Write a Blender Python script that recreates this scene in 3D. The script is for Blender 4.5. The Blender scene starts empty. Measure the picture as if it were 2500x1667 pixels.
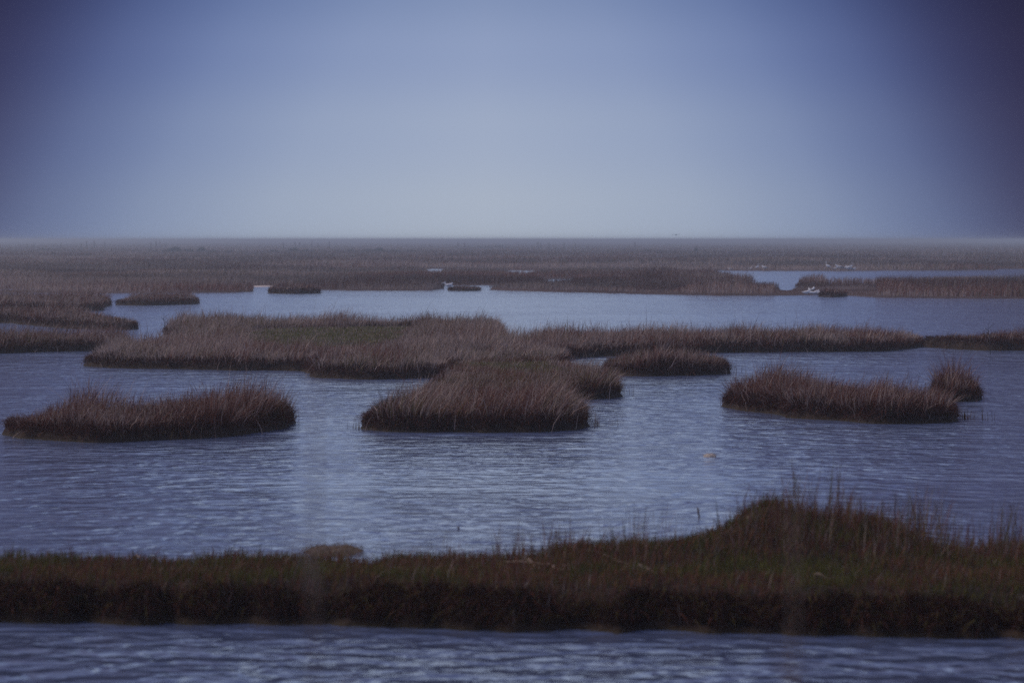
import bpy, math, random
import numpy as np
from math import radians as R
random.seed(7); rng = np.random.default_rng(11)

# ------------------------------------------------------------------ camera, world, sun, exposure
SC = bpy.context.scene
COL = SC.collection
H, F, HY = 3.0, 8333.0, 585.0            # eye height, focal length in photo pixels (120 mm), horizon row
cam_d = bpy.data.cameras.new('camera'); cam = bpy.data.objects.new('camera', cam_d); COL.objects.link(cam)
cam.location = (0, 0, H); cam.rotation_euler = (R(90), 0, 0)
cam_d.sensor_width = 36; cam_d.lens = 120; cam_d.shift_y = -(833.5-HY)/2500
cam_d.clip_start = 0.1; cam_d.clip_end = 30000
cam_d.dof.use_dof = True; cam_d.dof.focus_distance = 75; cam_d.dof.aperture_fstop = 3.0
SC.camera = cam

SUN_EL, SUN_AZ = 50.0, -72.0               # degrees; azimuth measured from the view direction towards the right
world = bpy.data.worlds.new('World'); SC.world = world; world.use_nodes = True
nt = world.node_tree; N = nt.nodes; L = nt.links
N.clear()
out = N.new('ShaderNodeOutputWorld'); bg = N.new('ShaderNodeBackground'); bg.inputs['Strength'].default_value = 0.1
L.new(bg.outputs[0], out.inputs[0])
sky = N.new('ShaderNodeTexSky'); sky.sky_type = 'NISHITA'; sky.sun_disc = False
sky.sun_elevation = R(SUN_EL); sky.sun_rotation = R(SUN_AZ); sky.dust_density = 3.0; sky.altitude = 0
tc = N.new('ShaderNodeTexCoord'); sep = N.new('ShaderNodeSeparateXYZ'); L.new(tc.outputs['Generated'], sep.inputs[0])
def m(op, a, b=None, c=None):
    n = N.new('ShaderNodeMath'); n.operation = op
    for i, v in enumerate((a, b, c)):
        if v is None: continue
        if isinstance(v, (int, float)): n.inputs[i].default_value = v
        else: L.new(v, n.inputs[i])
    return n.outputs[0]
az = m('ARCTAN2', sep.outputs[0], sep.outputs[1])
# height in the sky -> overcast colour
elr = N.new('ShaderNodeValToRGB'); L.new(m('SQRT', m('MAXIMUM', sep.outputs[2], 0.0)), elr.inputs[0])
def srgb(r, g, b): return tuple(((v/255)/12.92 if v/255 <= .04045 else ((v/255+.055)/1.055)**2.4) for v in (r, g, b))
def ramp(cr, stops):
    while len(cr.elements) > 1: cr.elements.remove(cr.elements[-1])
    cr.elements[0].position = stops[0][0]; cr.elements[0].color = (*stops[0][1], 1)
    for p, c in stops[1:]:
        e = cr.elements.new(p); e.color = (*c, 1)
ramp(elr.color_ramp, [(0.0, srgb(176,186,200)), (0.10, srgb(172,183,200)), (0.18, srgb(163,176,200)), (0.235, srgb(149,164,196)), (0.275, srgb(134,151,186)),
                      (0.33, srgb(182,202,236)), (0.40, srgb(224,238,255)), (0.56, srgb(220,234,255)), (0.75, srgb(135,150,196)), (1.0, srgb(114,124,166))])  # brighter band above the frame, added to light the water
elr.color_ramp.interpolation = 'EASE'
# lens vignette put into the sky colour: bright patch ahead, violet to both sides
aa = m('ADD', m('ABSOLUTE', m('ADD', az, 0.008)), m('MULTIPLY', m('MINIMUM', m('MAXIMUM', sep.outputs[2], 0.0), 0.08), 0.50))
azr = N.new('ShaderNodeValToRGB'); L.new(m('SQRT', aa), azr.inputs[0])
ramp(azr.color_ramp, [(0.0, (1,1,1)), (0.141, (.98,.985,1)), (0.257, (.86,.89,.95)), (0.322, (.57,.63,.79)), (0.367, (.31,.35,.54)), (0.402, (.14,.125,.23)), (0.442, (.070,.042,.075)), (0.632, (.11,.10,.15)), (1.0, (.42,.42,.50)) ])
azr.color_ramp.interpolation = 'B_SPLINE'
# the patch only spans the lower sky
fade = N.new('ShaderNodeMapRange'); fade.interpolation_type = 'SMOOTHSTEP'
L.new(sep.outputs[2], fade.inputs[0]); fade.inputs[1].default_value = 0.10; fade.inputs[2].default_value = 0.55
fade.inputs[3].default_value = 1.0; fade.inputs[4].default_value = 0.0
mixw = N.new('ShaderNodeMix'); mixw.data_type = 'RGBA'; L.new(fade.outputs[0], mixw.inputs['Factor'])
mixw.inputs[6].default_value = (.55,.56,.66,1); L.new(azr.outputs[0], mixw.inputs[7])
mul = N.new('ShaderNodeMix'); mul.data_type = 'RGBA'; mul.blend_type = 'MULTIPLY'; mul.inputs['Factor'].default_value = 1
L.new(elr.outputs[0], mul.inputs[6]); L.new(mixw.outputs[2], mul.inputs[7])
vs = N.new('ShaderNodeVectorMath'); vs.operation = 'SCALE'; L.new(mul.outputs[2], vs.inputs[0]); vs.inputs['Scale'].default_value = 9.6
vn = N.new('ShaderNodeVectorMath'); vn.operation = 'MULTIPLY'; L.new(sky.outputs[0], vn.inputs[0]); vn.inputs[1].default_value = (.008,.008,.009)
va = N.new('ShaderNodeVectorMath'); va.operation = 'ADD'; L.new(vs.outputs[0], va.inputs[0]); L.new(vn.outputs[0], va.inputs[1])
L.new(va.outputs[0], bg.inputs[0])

sun_d = bpy.data.lights.new('sun', 'SUN'); sun_d.energy = 1.65; sun_d.angle = R(28); sun_d.color = (1.0, .90, .86)
sun = bpy.data.objects.new('sun', sun_d); COL.objects.link(sun)
sun.rotation_euler = (R(90-SUN_EL), 0, R(180-SUN_AZ)); sun.location = (0, 0, 50)
SC.view_settings.view_transform = 'Standard'; SC.view_settings.look = 'None'
SC.view_settings.exposure = 0.0; SC.view_settings.gamma = 1.0
SC.cycles.max_bounces = 6; SC.cycles.diffuse_bounces = 2; SC.cycles.glossy_bounces = 3; SC.cycles.transmission_bounces = 2
SC.cycles.volume_bounces = 0; SC.cycles.caustics_reflective = False; SC.cycles.caustics_refractive = False
SC.cycles.use_denoising = False

# ------------------------------------------------------------------ helpers
def W(x, y, z=0.0):                       # photo pixel -> point at height z
    D = (H-z)*F/(y-HY); return ((x-1250.0)/F*D, D)
def WP(pts): return [W(*p) for p in pts]
def tag(o, label=None, cat=None, group=None, kind=None):
    if label: o['label'] = label
    if cat: o['category'] = cat
    if group: o['group'] = group
    if kind: o['kind'] = kind
    return o
def empty(name, loc=(0,0,0), rz=0):
    o = bpy.data.objects.new(name, None); COL.objects.link(o); o.location = loc; o.rotation_euler[2] = rz
    o.empty_display_size = .2; return o
def link(name, me, mat, parent=None, keep=True):
    if mat: me.materials.append(mat)
    o = bpy.data.objects.new(name, me); COL.objects.link(o)
    if parent is not None:
        o.parent = parent
    return o
def mesh_np(name, V, quads=None, tris=None, col=None, smooth=True):
    me = bpy.data.meshes.new(name)
    V = np.asarray(V, dtype=np.float32); me.vertices.add(len(V)); me.vertices.foreach_set('co', V.ravel())
    idx = []; tot = []
    if quads is not None and len(quads): idx.append(np.asarray(quads).ravel()); tot.append(np.full(len(quads), 4))
    if tris is not None and len(tris): idx.append(np.asarray(tris).ravel()); tot.append(np.full(len(tris), 3))
    idx = np.concatenate(idx).astype(np.int32); tot = np.concatenate(tot).astype(np.int32)
    me.loops.add(len(idx)); me.loops.foreach_set('vertex_index', idx)
    me.polygons.add(len(tot)); st = np.zeros(len(tot), np.int32); st[1:] = np.cumsum(tot)[:-1]
    me.polygons.foreach_set('loop_start', st)
    me.polygons.foreach_set('use_smooth', np.full(len(tot), smooth))
    me.update(calc_edges=True)
    if col is not None:
        ca = me.color_attributes.new('tint', 'FLOAT_COLOR', 'POINT')
        c4 = np.ones((len(V), 4), np.float32); c4[:, :3] = col; ca.data.foreach_set('color', c4.ravel())
    return me
def _hash(ix, iy, s):
    n = (ix.astype(np.int64)*374761393 + iy.astype(np.int64)*668265263 + s*974634777) & 0xffffffff
    n = ((n ^ (n >> 13))*1274126177) & 0xffffffff
    return ((n ^ (n >> 16)) & 0xffff)/65535.0
def vnoise(x, y, s=0):
    ix = np.floor(x); iy = np.floor(y); fx = x-ix; fy = y-iy
    fx = fx*fx*(3-2*fx); fy = fy*fy*(3-2*fy)
    a = _hash(ix, iy, s); b = _hash(ix+1, iy, s); c = _hash(ix, iy+1, s); d = _hash(ix+1, iy+1, s)
    return (a*(1-fx)+b*fx)*(1-fy) + (c*(1-fx)+d*fx)*fy
def fbm(x, y, s=0, o=3):
    r = 0; a = .5; t = 0
    for k in range(o):
        r = r + a*vnoise(x*2**k, y*2**k, s+k*17); t += a; a *= .5
    return r/t
def sstep(a, b, x):
    t = np.clip((x-a)/(b-a), 0, 1); return t*t*(3-2*t)
def smooth_poly(P, n=5):
    P = np.array(P, float); out = []
    for i in range(len(P)):
        p0, p1, p2, p3 = P[i-1], P[i], P[(i+1) % len(P)], P[(i+2) % len(P)]
        for k in range(n):
            t = k/n
            c = .5*((2*p1)+(-p0+p2)*t+(2*p0-5*p1+4*p2-p3)*t*t+(-p0+3*p1-3*p2+p3)*t**3)
            l = p1*(1-t)+p2*t
            out.append(.5*c+.5*l)
    return np.array(out)
def sdf(P, X, Y):                         # + inside; also the outward direction
    X = np.asarray(X, float).ravel(); Y = np.asarray(Y, float).ravel()
    A = P; B = np.roll(P, -1, 0); E = B-A; EL = (E**2).sum(1)+1e-12
    d = np.empty(len(X)); ox = np.empty(len(X)); oy = np.empty(len(X)); inside = np.empty(len(X), bool)
    for s in range(0, len(X), 40000):
        x = X[s:s+40000, None]; y = Y[s:s+40000, None]
        t = np.clip(((x-A[:, 0])*E[:, 0]+(y-A[:, 1])*E[:, 1])/EL, 0, 1)
        nx = A[:, 0]+t*E[:, 0]-x; ny = A[:, 1]+t*E[:, 1]-y
        q = nx*nx+ny*ny; k = q.argmin(1); r = np.arange(len(k))
        dd = np.sqrt(q[r, k])+1e-9; d[s:s+40000] = dd; ox[s:s+40000] = nx[r, k]/dd; oy[s:s+40000] = ny[r, k]/dd
        c = ((A[:, 1] > y) != (B[:, 1] > y)) & (x < E[:, 0]*(y-A[:, 1])/(E[:, 1]+1e-12)+A[:, 0])
        inside[s:s+40000] = c.sum(1) % 2 == 1
    return np.where(inside, d, -d), ox, oy
def grid_mesh(xs, ys, z, keep):
    nx, ny = len(xs), len(ys)
    XX, YY = np.meshgrid(xs, ys); V = np.stack([XX.ravel(), YY.ravel(), z.ravel()], 1)
    return V, nx, ny

# ------------------------------------------------------------------ materials
def mat(name):
    mt = bpy.data.materials.new(name); mt.use_nodes = True; n = mt.node_tree.nodes; b = n['Principled BSDF']
    return mt, n, mt.node_tree.links, b
def solid(name, c, rough=.8, noise=.25, scale=20.0, spec=.2):
    mt, n, l, b = mat(name)
    nz = n.new('ShaderNodeTexNoise'); nz.inputs['Scale'].default_value = scale; nz.inputs['Detail'].default_value = 4
    tcn = n.new('ShaderNodeTexCoord'); l.new(tcn.outputs['Object'], nz.inputs['Vector'])
    rp = n.new('ShaderNodeValToRGB'); l.new(nz.outputs[0], rp.inputs[0])
    rp.color_ramp.elements[0].position = .3; rp.color_ramp.elements[1].position = .7
    rp.color_ramp.elements[0].color = (*[v*(1-noise) for v in c], 1); rp.color_ramp.elements[1].color = (*[min(1, v*(1+noise)) for v in c], 1)
    l.new(rp.outputs[0], b.inputs['Base Color']); b.inputs['Roughness'].default_value = rough
    b.inputs['Specular IOR Level'].default_value = spec
    return mt
def grass_mat(name, trans=.18):
    mt, n, l, b = mat(name); n.remove(b)
    at = n.new('ShaderNodeAttribute'); at.attribute_name = 'tint'
    df = n.new('ShaderNodeBsdfDiffuse'); tr = n.new('ShaderNodeBsdfTranslucent'); mx = n.new('ShaderNodeMixShader')
    l.new(at.outputs['Color'], df.inputs[0]); l.new(at.outputs['Color'], tr.inputs[0]); mx.inputs[0].default_value = trans
    l.new(df.outputs[0], mx.inputs[1]); l.new(tr.outputs[0], mx.inputs[2]); l.new(mx.outputs[0], n['Material Output'].inputs[0])
    return mt
GRASS = grass_mat('dry_marsh_grass')
def peat_mat():
    mt, n, l, b = mat('peat')
    tcn = n.new('ShaderNodeTexCoord'); nz = n.new('ShaderNodeTexNoise'); nz.inputs['Scale'].default_value = 5; nz.inputs['Detail'].default_value = 8
    l.new(tcn.outputs['Object'], nz.inputs['Vector'])
    rp = n.new('ShaderNodeValToRGB'); l.new(nz.outputs[0], rp.inputs[0])
    ramp(rp.color_ramp, [(.3, (.016,.009,.007)), (.55, (.040,.022,.014)), (.75, (.065,.040,.022))])
    # algae film along the waterline
    sp = n.new('ShaderNodeSeparateXYZ'); l.new(tcn.outputs['Object'], sp.inputs[0])
    mr = n.new('ShaderNodeMapRange'); l.new(sp.outputs[2], mr.inputs[0]); mr.inputs[1].default_value = .005; mr.inputs[2].default_value = .035
    mr.inputs[3].default_value = 1; mr.inputs[4].default_value = 0
    nz2 = n.new('ShaderNodeTexNoise'); nz2.inputs['Scale'].default_value = 1.3; l.new(tcn.outputs['Object'], nz2.inputs['Vector'])
    mm = n.new('ShaderNodeMath'); mm.operation = 'MULTIPLY'; l.new(mr.outputs[0], mm.inputs[0]); l.new(nz2.outputs[0], mm.inputs[1])
    mx = n.new('ShaderNodeMix'); mx.data_type = 'RGBA'; l.new(mm.outputs[0], mx.inputs['Factor']); l.new(rp.outputs[0], mx.inputs[6])
    mx.inputs[7].default_value = (.055,.042,.018,1); l.new(mx.outputs[2], b.inputs['Base Color'])
    bp = n.new('ShaderNodeBump'); bp.inputs['Strength'].default_value = .8; bp.inputs['Distance'].default_value = .05
    nz3 = n.new('ShaderNodeTexNoise'); nz3.inputs['Scale'].default_value = 18; nz3.inputs['Detail'].default_value = 6
    l.new(tcn.outputs['Object'], nz3.inputs['Vector']); l.new(nz3.outputs[0], bp.inputs['Height']); l.new(bp.outputs[0], b.inputs['Normal'])
    b.inputs['Roughness'].default_value = .85; b.inputs['Specular IOR Level'].default_value = .15
    return mt
PEAT = peat_mat()
def water_mat():
    mt, n, l, b = mat('brackish_water')
    b.inputs['Base Color'].default_value = (.094,.118,.205,1); b.inputs['Roughness'].default_value = .12; b.inputs['IOR'].default_value = 1.33
    ge = n.new('ShaderNodeNewGeometry')
    def noise(scale, det, sx, sy, rot=0.0, dist=0.0):
        mp = n.new('ShaderNodeMapping'); mp.inputs['Scale'].default_value = (sx, sy, 1); mp.inputs['Rotation'].default_value = (0, 0, rot)
        l.new(ge.outputs['Position'], mp.inputs['Vector'])
        t = n.new('ShaderNodeTexNoise'); t.noise_dimensions = '2D'; t.inputs['Scale'].default_value = scale; t.inputs['Detail'].default_value = det
        t.inputs['Roughness'].default_value = .55; t.inputs['Distortion'].default_value = dist
        l.new(mp.outputs[0], t.inputs['Vector']); return t.outputs[0]
    def mth(op, a, c):
        q = n.new('ShaderNodeMath'); q.operation = op
        for i, v in enumerate((a, c)):
            if isinstance(v, (int, float)): q.inputs[i].default_value = v
            else: l.new(v, q.inputs[i])
        return q.outputs[0]
    a = noise(1.9, 2.0, 1.0, 1.3, .25, .3)
    bg_ = noise(.42, 2.0, 1.0, 1.5, .1, .3)
    c = noise(5.5, 2.0, 1.0, 1.5, -.18, .2)
    gust = noise(.09, 3.0, .8, 1.0, .1, .6)
    gr = n.new('ShaderNodeMapRange'); gr.interpolation_type = 'SMOOTHSTEP'; l.new(gust, gr.inputs[0])
    gr.inputs[1].default_value = .36; gr.inputs[2].default_value = .60; gr.inputs[3].default_value = .55; gr.inputs[4].default_value = 1.0
    hsum = mth('ADD', mth('ADD', mth('MULTIPLY', a, .105), mth('MULTIPLY', c, .008)), mth('MULTIPLY', bg_, .15))
    hh = mth('MULTIPLY', hsum, gr.outputs[0])
    bp = n.new('ShaderNodeBump'); bp.inputs['Strength'].default_value = 1.0; bp.inputs['Distance'].default_value = 1.0
    l.new(hh, bp.inputs['Height']); l.new(bp.outputs[0], b.inputs['Normal'])
    return mt
WATER = water_mat()

# ------------------------------------------------------------------ grass blades
RUSSET = np.array([.205,.082,.055]); STRAW = np.array([.490,.365,.300]); OLIVE = np.array([.160,.125,.040])
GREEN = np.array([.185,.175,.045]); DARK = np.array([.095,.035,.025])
def blades(name, root, h, lean, w, colr, parent=None, droop=None, seg=3, material=None, waz=None):
    n = len(h); T = {2: [0, .55], 3: [0, .38, .74], 4: [0, .3, .58, .82]}[seg]
    wd = {2: [1, .75], 3: [1, .9, .55], 4: [1, .95, .75, .45]}[seg]
    if droop is None: droop = np.zeros(n)
    a = rng.uniform(0, 2*np.pi, n) if waz is None else waz
    wx, wy = np.cos(a)*w*.5, np.sin(a)*w*.5
    V = np.empty((n, 2*seg+1, 3), np.float32)
    def pos(t):
        x = root[:, 0]+lean[:, 0]*h*t**1.7; y = root[:, 1]+lean[:, 1]*h*t**1.7
        z = root[:, 2]+h*(t-droop*t*t)
        return x, y, z
    for k, t in enumerate(T):
        x, y, z = pos(t)
        V[:, 2*k] = np.stack([x-wx*wd[k], y-wy*wd[k], z], 1); V[:, 2*k+1] = np.stack([x+wx*wd[k], y+wy*wd[k], z], 1)
    V[:, 2*seg] = np.stack(pos(1.0), 1)
    base = (np.arange(n)*(2*seg+1))[:, None]
    q = np.concatenate([base+np.array([[2*k, 2*k+1, 2*k+3, 2*k+2]]) for k in range(seg-1)], 0)
    t3 = base+np.array([[2*seg-2, 2*seg-1, 2*seg]])
    C = np.repeat(colr[:, None, :], 2*seg+1, 1).reshape(-1, 3)
    me = mesh_np(name, V.reshape(-1, 3), q, t3, C, smooth=False)
    o = link(name, me, material or GRASS, parent)
    if parent is not None and n > 100: o['kind'] = 'stuff'
    return o
def tint(n, x, y, straw=.35, olive=.12, dark=.2, seed=0, sc=.7):
    """per-blade colours, drifting in patches"""
    f = fbm(x*sc, y*sc*.6, 40+seed); g = fbm(x*sc*.5+9, y*sc*.35, 60+seed)
    ps = np.clip(straw*(.35+1.6*sstep(.35, .68, f)), 0, 1); po = np.clip(olive*(.2+2.2*sstep(.42, .7, g)), 0, 1)
    r = rng.random(n); c = np.repeat(RUSSET[None], n, 0)
    k = rng.random(n)[:, None]
    c = np.where((r < ps)[:, None], STRAW*(.72+.45*k), c*(.75+.6*k))
    r2 = rng.random(n); c = np.where((r2 < po)[:, None], OLIVE*(.7+.7*k), c)
    r3 = rng.random(n); c = np.where((r3 < dark)[:, None], DARK*(.7+.7*k), c)
    return c

def islet(px, label, seed, cat='grass island', gh=.45, dens=300, bw=.010, ph=.13, gs=.14, name='marsh_islet',
          group='grassy islets standing in the open water', hmod=None, tk={}, spike=.03, wob=.16, sgrid=None, lawn=None, edge=1.0, wind=(.12,-.05)):
    ph += .045
    P = smooth_poly(WP(px), 5)
    # wobble the shore a little
    cx, cy = P[:, 0].mean(), P[:, 1].mean()
    P = P + np.stack([(fbm(P[:, 0]*1.1, P[:, 1]*.8, seed+3)-.5)*wob*2, (fbm(P[:, 0]*1.3+7, P[:, 1]*.7, seed+5)-.5)*wob*4], 1)
    ymin = P[:, 1].min(); base = (float(cx), float(ymin), 0.0)
    root = empty(name, base); tag(root, label, cat, group)
    x0, x1, y0, y1 = P[:, 0].min(), P[:, 0].max(), P[:, 1].min(), P[:, 1].max()
    s = sgrid or gs
    xs = np.arange(x0-.5, x1+.5+s, s); ys = np.arange(y0-.5, y1+.5+s*1.3, s*1.3)
    XX, YY = np.meshgrid(xs, ys); d, _, _ = sdf(P, XX, YY)
    d = d.reshape(XX.shape)+(fbm(XX*2.2, YY*1.6, seed+9)-.5)*.16
    def ground(x, y, dd):
        return -.28+(.28+ph)*sstep(-.22, .16, dd) + np.where(dd > 0, (fbm(x*1.1, y*.8, seed+21)-.45)*.10*np.clip(dd/.6, 0, 1), 0)
    Z = ground(XX, YY, d)
    V = np.stack([XX.ravel()-base[0], YY.ravel()-base[1], Z.ravel()], 1)
    nx, ny = len(xs), len(ys); I = np.arange(nx*ny).reshape(ny, nx); dk = d > -.3
    kq = dk[:-1, :-1] | dk[1:, :-1] | dk[:-1, 1:] | dk[1:, 1:]
    q = np.stack([I[:-1, :-1][kq], I[:-1, 1:][kq], I[1:, 1:][kq], I[1:, :-1][kq]], 1)
    used = np.unique(q); rm = np.full(nx*ny, -1); rm[used] = np.arange(len(used))
    link('peat_bank', mesh_np('peat_bank', V[used], rm[q]), PEAT, root)
    # grass
    dens *= 1.2; bw *= .88; area = (x1-x0)*(y1-y0); n = int(area*dens)
    X = rng.uniform(x0, x1, n); Y = rng.uniform(y0, y1, n)
    d, ox, oy = sdf(P, X, Y); d2 = d+(fbm(X*2.2, Y*1.6, seed+9)-.5)*.16
    cl = fbm(X*1.5, Y*1.0, seed+31, 2)
    k = ((d2 > .09) & (rng.random(n) < .45+.9*cl)) | ((d2 > -.22) & (rng.random(n) < .018))
    X, Y, d, d2, ox, oy, cl = X[k], Y[k], d[k], d2[k], ox[k], oy[k], cl[k]; n = len(X)
    Zr = np.maximum(ground(X, Y, d2)-.02, -.04)
    hm = np.ones(n); isl = np.zeros(n)
    if hmod is not None:
        for poly, f in hmod:
            dd, _, _ = sdf(smooth_poly(WP(poly), 3), X, Y); hm *= 1+(f-1)*sstep(-.35, .5, dd)
    if lawn is not None:
        for poly in lawn:
            dd, _, _ = sdf(smooth_poly(WP(poly), 3), X, Y); isl = np.maximum(isl, sstep(-.3, .3, dd+(fbm(X*.9, Y*.5, 5)-.5)*2.0-(rng.random(n) < .10)*3))
    hh = gh*hm*(.36+.50*sstep(.3, .7, fbm(X*.9, Y*.6, seed+51))+.60*vnoise(X*1.8, Y*1.3, seed+53)**1.3+.15*vnoise(X*5, Y*4, seed+54))*(.68+.32*sstep(0, .45, d))*rng.uniform(.42, 1.25, n)
    sp = rng.random(n) < spike; hh[sp] *= rng.uniform(1.15, 1.6, sp.sum())
    ang = fbm(X*1.2, Y*.9, seed+71)*16+rng.normal(0, 1.2, n); mag = .08+.55*rng.random(n)**1.4; bent = rng.random(n) < .33; mag[bent] += rng.uniform(.2, .7, bent.sum())
    lx = np.cos(ang)*mag+wind[0]; ly = np.sin(ang)*mag+wind[1]
    ed = np.clip(1-d/.35, 0, 1)*edge
    lx += ox*ed*.35; ly += oy*ed*.35
    dr = np.clip(rng.normal(.08, .12, n), 0, .45); dr[bent] += .25
    c = tint(n, X, Y, seed=seed, **tk)
    if lawn is not None:
        g = (isl > .5); hh[g] = rng.uniform(.05, .13, g.sum()); lx[g] *= .4; ly[g] *= .4
        gm = g & (rng.random(n) < .85); c[gm] = GREEN*(.7+.6*rng.random((gm.sum(), 1)))
    rt = np.stack([X-base[0], Y-base[1], Zr], 1)
    sel = isl <= .5
    ww = bw*rng.uniform(.5, 1.2, n); pale = rng.random(n) < .13; ww[pale] *= 1.7; c[pale] = STRAW*(.8+.35*rng.random((pale.sum(), 1)))
    blades('dry_grass', rt[sel], hh[sel], np.stack([lx, ly], 1)[sel], ww[sel], c[sel], root, dr[sel])
    if (~sel).sum() > 10:
        s2 = ~sel; blades('green_turf', rt[s2], hh[s2], np.stack([lx, ly], 1)[s2], ww[s2]*1.3, c[s2], root, dr[s2], seg=2)
    # short dense understory, coloured near-black to stand in for shade at the bases
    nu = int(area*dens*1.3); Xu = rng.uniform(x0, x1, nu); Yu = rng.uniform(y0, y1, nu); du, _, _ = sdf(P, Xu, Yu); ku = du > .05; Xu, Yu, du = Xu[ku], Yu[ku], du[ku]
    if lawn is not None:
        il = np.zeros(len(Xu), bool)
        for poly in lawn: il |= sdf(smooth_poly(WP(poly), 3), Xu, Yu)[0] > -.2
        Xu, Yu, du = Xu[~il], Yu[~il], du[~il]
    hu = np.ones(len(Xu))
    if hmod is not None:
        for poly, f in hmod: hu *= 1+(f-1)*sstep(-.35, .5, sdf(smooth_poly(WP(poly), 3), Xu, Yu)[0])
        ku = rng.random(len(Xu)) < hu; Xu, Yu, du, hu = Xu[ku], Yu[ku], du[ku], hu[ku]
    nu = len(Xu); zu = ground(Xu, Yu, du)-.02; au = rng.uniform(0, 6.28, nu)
    blades('shade_understory', np.stack([Xu-base[0], Yu-base[1], zu], 1), gh*hu*rng.uniform(.2, .52, nu)*(.5+.8*vnoise(Xu*1.8, Yu*1.3, seed+53)), np.stack([np.cos(au), np.sin(au)], 1)*rng.uniform(.1, .5, nu)[:, None],
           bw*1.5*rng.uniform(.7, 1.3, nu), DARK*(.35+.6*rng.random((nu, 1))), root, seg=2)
    # thatch hanging over the cut bank
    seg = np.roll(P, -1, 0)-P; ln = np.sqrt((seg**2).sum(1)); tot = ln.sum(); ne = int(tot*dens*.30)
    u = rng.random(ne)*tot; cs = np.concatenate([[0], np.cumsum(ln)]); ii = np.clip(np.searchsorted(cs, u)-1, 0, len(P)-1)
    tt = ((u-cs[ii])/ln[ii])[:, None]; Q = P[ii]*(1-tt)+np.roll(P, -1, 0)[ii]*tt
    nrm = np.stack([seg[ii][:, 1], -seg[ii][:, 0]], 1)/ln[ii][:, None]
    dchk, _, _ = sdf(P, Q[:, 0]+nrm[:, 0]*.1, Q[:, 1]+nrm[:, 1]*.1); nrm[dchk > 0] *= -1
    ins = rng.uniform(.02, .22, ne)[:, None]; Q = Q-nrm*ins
    hd = rng.uniform(.12, .30, ne); cc = tint(ne, Q[:, 0], Q[:, 1], straw=.06, olive=.15, dark=.7, seed=seed)*.75  # dark thatch; the extra darkening puts base shade into the colour
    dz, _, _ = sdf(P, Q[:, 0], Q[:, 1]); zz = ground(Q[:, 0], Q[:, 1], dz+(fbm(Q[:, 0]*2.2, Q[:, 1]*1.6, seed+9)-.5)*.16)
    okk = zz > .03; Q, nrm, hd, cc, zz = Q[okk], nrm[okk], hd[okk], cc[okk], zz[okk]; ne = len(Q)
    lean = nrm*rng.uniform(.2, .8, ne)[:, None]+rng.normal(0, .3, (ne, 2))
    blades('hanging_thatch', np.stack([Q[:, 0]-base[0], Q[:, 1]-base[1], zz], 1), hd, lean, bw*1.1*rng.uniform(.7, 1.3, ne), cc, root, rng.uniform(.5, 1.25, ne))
    return root

# ------------------------------------------------------------------ water
wx = 9000.0
me = mesh_np('water', [(-wx, -60, 0), (wx, -60, 0), (wx, 12000, 0), (-wx, 12000, 0)], [[0, 1, 2, 3]])
tag(link('water', me, WATER), kind='structure')

# ------------------------------------------------------------------ far marsh: one sheet with creeks and pools, out to the horizon
FAR = [(-4000,708),(-600,712),(0,714),(163,716),(381,716),(571,715),(623,712),(612,699),(665,699),(700,700),(782,708),(868,710),(1046,710),(1088,706),(1085,697),
       (1222,697),(1189,708),(1297,712),(1443,715),(1600,719),(1761,722),(1900,722),(1960,721),(2002,720),(2066,721),(2137,727),(2320,729),(2500,730),(3100,733),(7000,735),(7000,586.5),(-4000,586.5)]
HOLES = [
 [(1030,658),(1075,657),(1125,660),(1078,664),(1066,672),(1050,669)],
 [(1225,661),(1300,661),(1312,664),(1290,670),(1255,669)],
 [(1228,673),(1285,672),(1292,676),(1235,677)],
 [(1308,683),(1400,681),(1392,692),(1340,695)],
 [(1503,689),(1527,689),(1522,693)],
 [(-4000,705),(20,706),(56,713),(0,712),(-4000,708)],
 [(1738,661),(1850,662),(2016,662),(2265,661),(2436,660),(2440,657),(3100,656),(7000,655),(7000,700),(2560,700),(2444,697),(2375,689),(2281,689),(2265,693),(2100,697),
  (2021,697),(2008,692),(1950,695),(1937,708),(1923,713),(1913,712),(1905,706),(1850,698),(1828,690),(1790,684),(1765,675)],
]
SX, SY = 1.0, 6.0
def landd(x, y):
    """signed 'pixel' distance to the shore of the far marsh, + on land"""
    d, _, _ = sdf(np.array(FAR, float)*[SX, SY], x*SX, y*SY)
    for h in HOLES:
        e, _, _ = sdf(np.array(h, float)*[SX, SY], x*SX, y*SY); d = np.minimum(d, -e)
    return d
xs = np.concatenate([np.arange(-3500, -500, 60), np.arange(-500, 3000, 7), np.arange(3000, 6001, 60)])
ys = np.concatenate([np.arange(740, 640, -1.0), np.arange(640, 600, -.8), np.arange(600, 588, -.7), [588, 587.6]])
XX, YY = np.meshgrid(xs, ys); dl = landd(XX.ravel(), YY.ravel())
dl += (vnoise(XX.ravel()/22, YY.ravel()/1.8, 3)-.5)*7
D0 = H*F/(YY.ravel()-HY); Xw = (XX.ravel()-1250)/F*D0
Zf = -.2+.31*sstep(-4, 5, dl)+np.where(dl > 4, (fbm(Xw/6, D0/9, 77)-.5)*.10, 0)
V = np.stack([Xw, D0, Zf], 1)
nx, ny = len(xs), len(ys); I = np.arange(nx*ny).reshape(ny, nx)
q = np.stack([I[:-1, :-1].ravel(), I[:-1, 1:].ravel(), I[1:, 1:].ravel(), I[1:, :-1].ravel()], 1)
keep = (dl[q] > -9).any(1); q = q[keep]
used = np.unique(q); rm = np.full(nx*ny, -1); rm[used] = np.arange(len(used))
mt, n_, l_, b_ = mat('matted_marsh')
tcn = n_.new('ShaderNodeTexCoord'); mp = n_.new('ShaderNodeMapping'); mp.inputs['Scale'].default_value = (.05, .012, 1); l_.new(tcn.outputs['Object'], mp.inputs[0])
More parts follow.
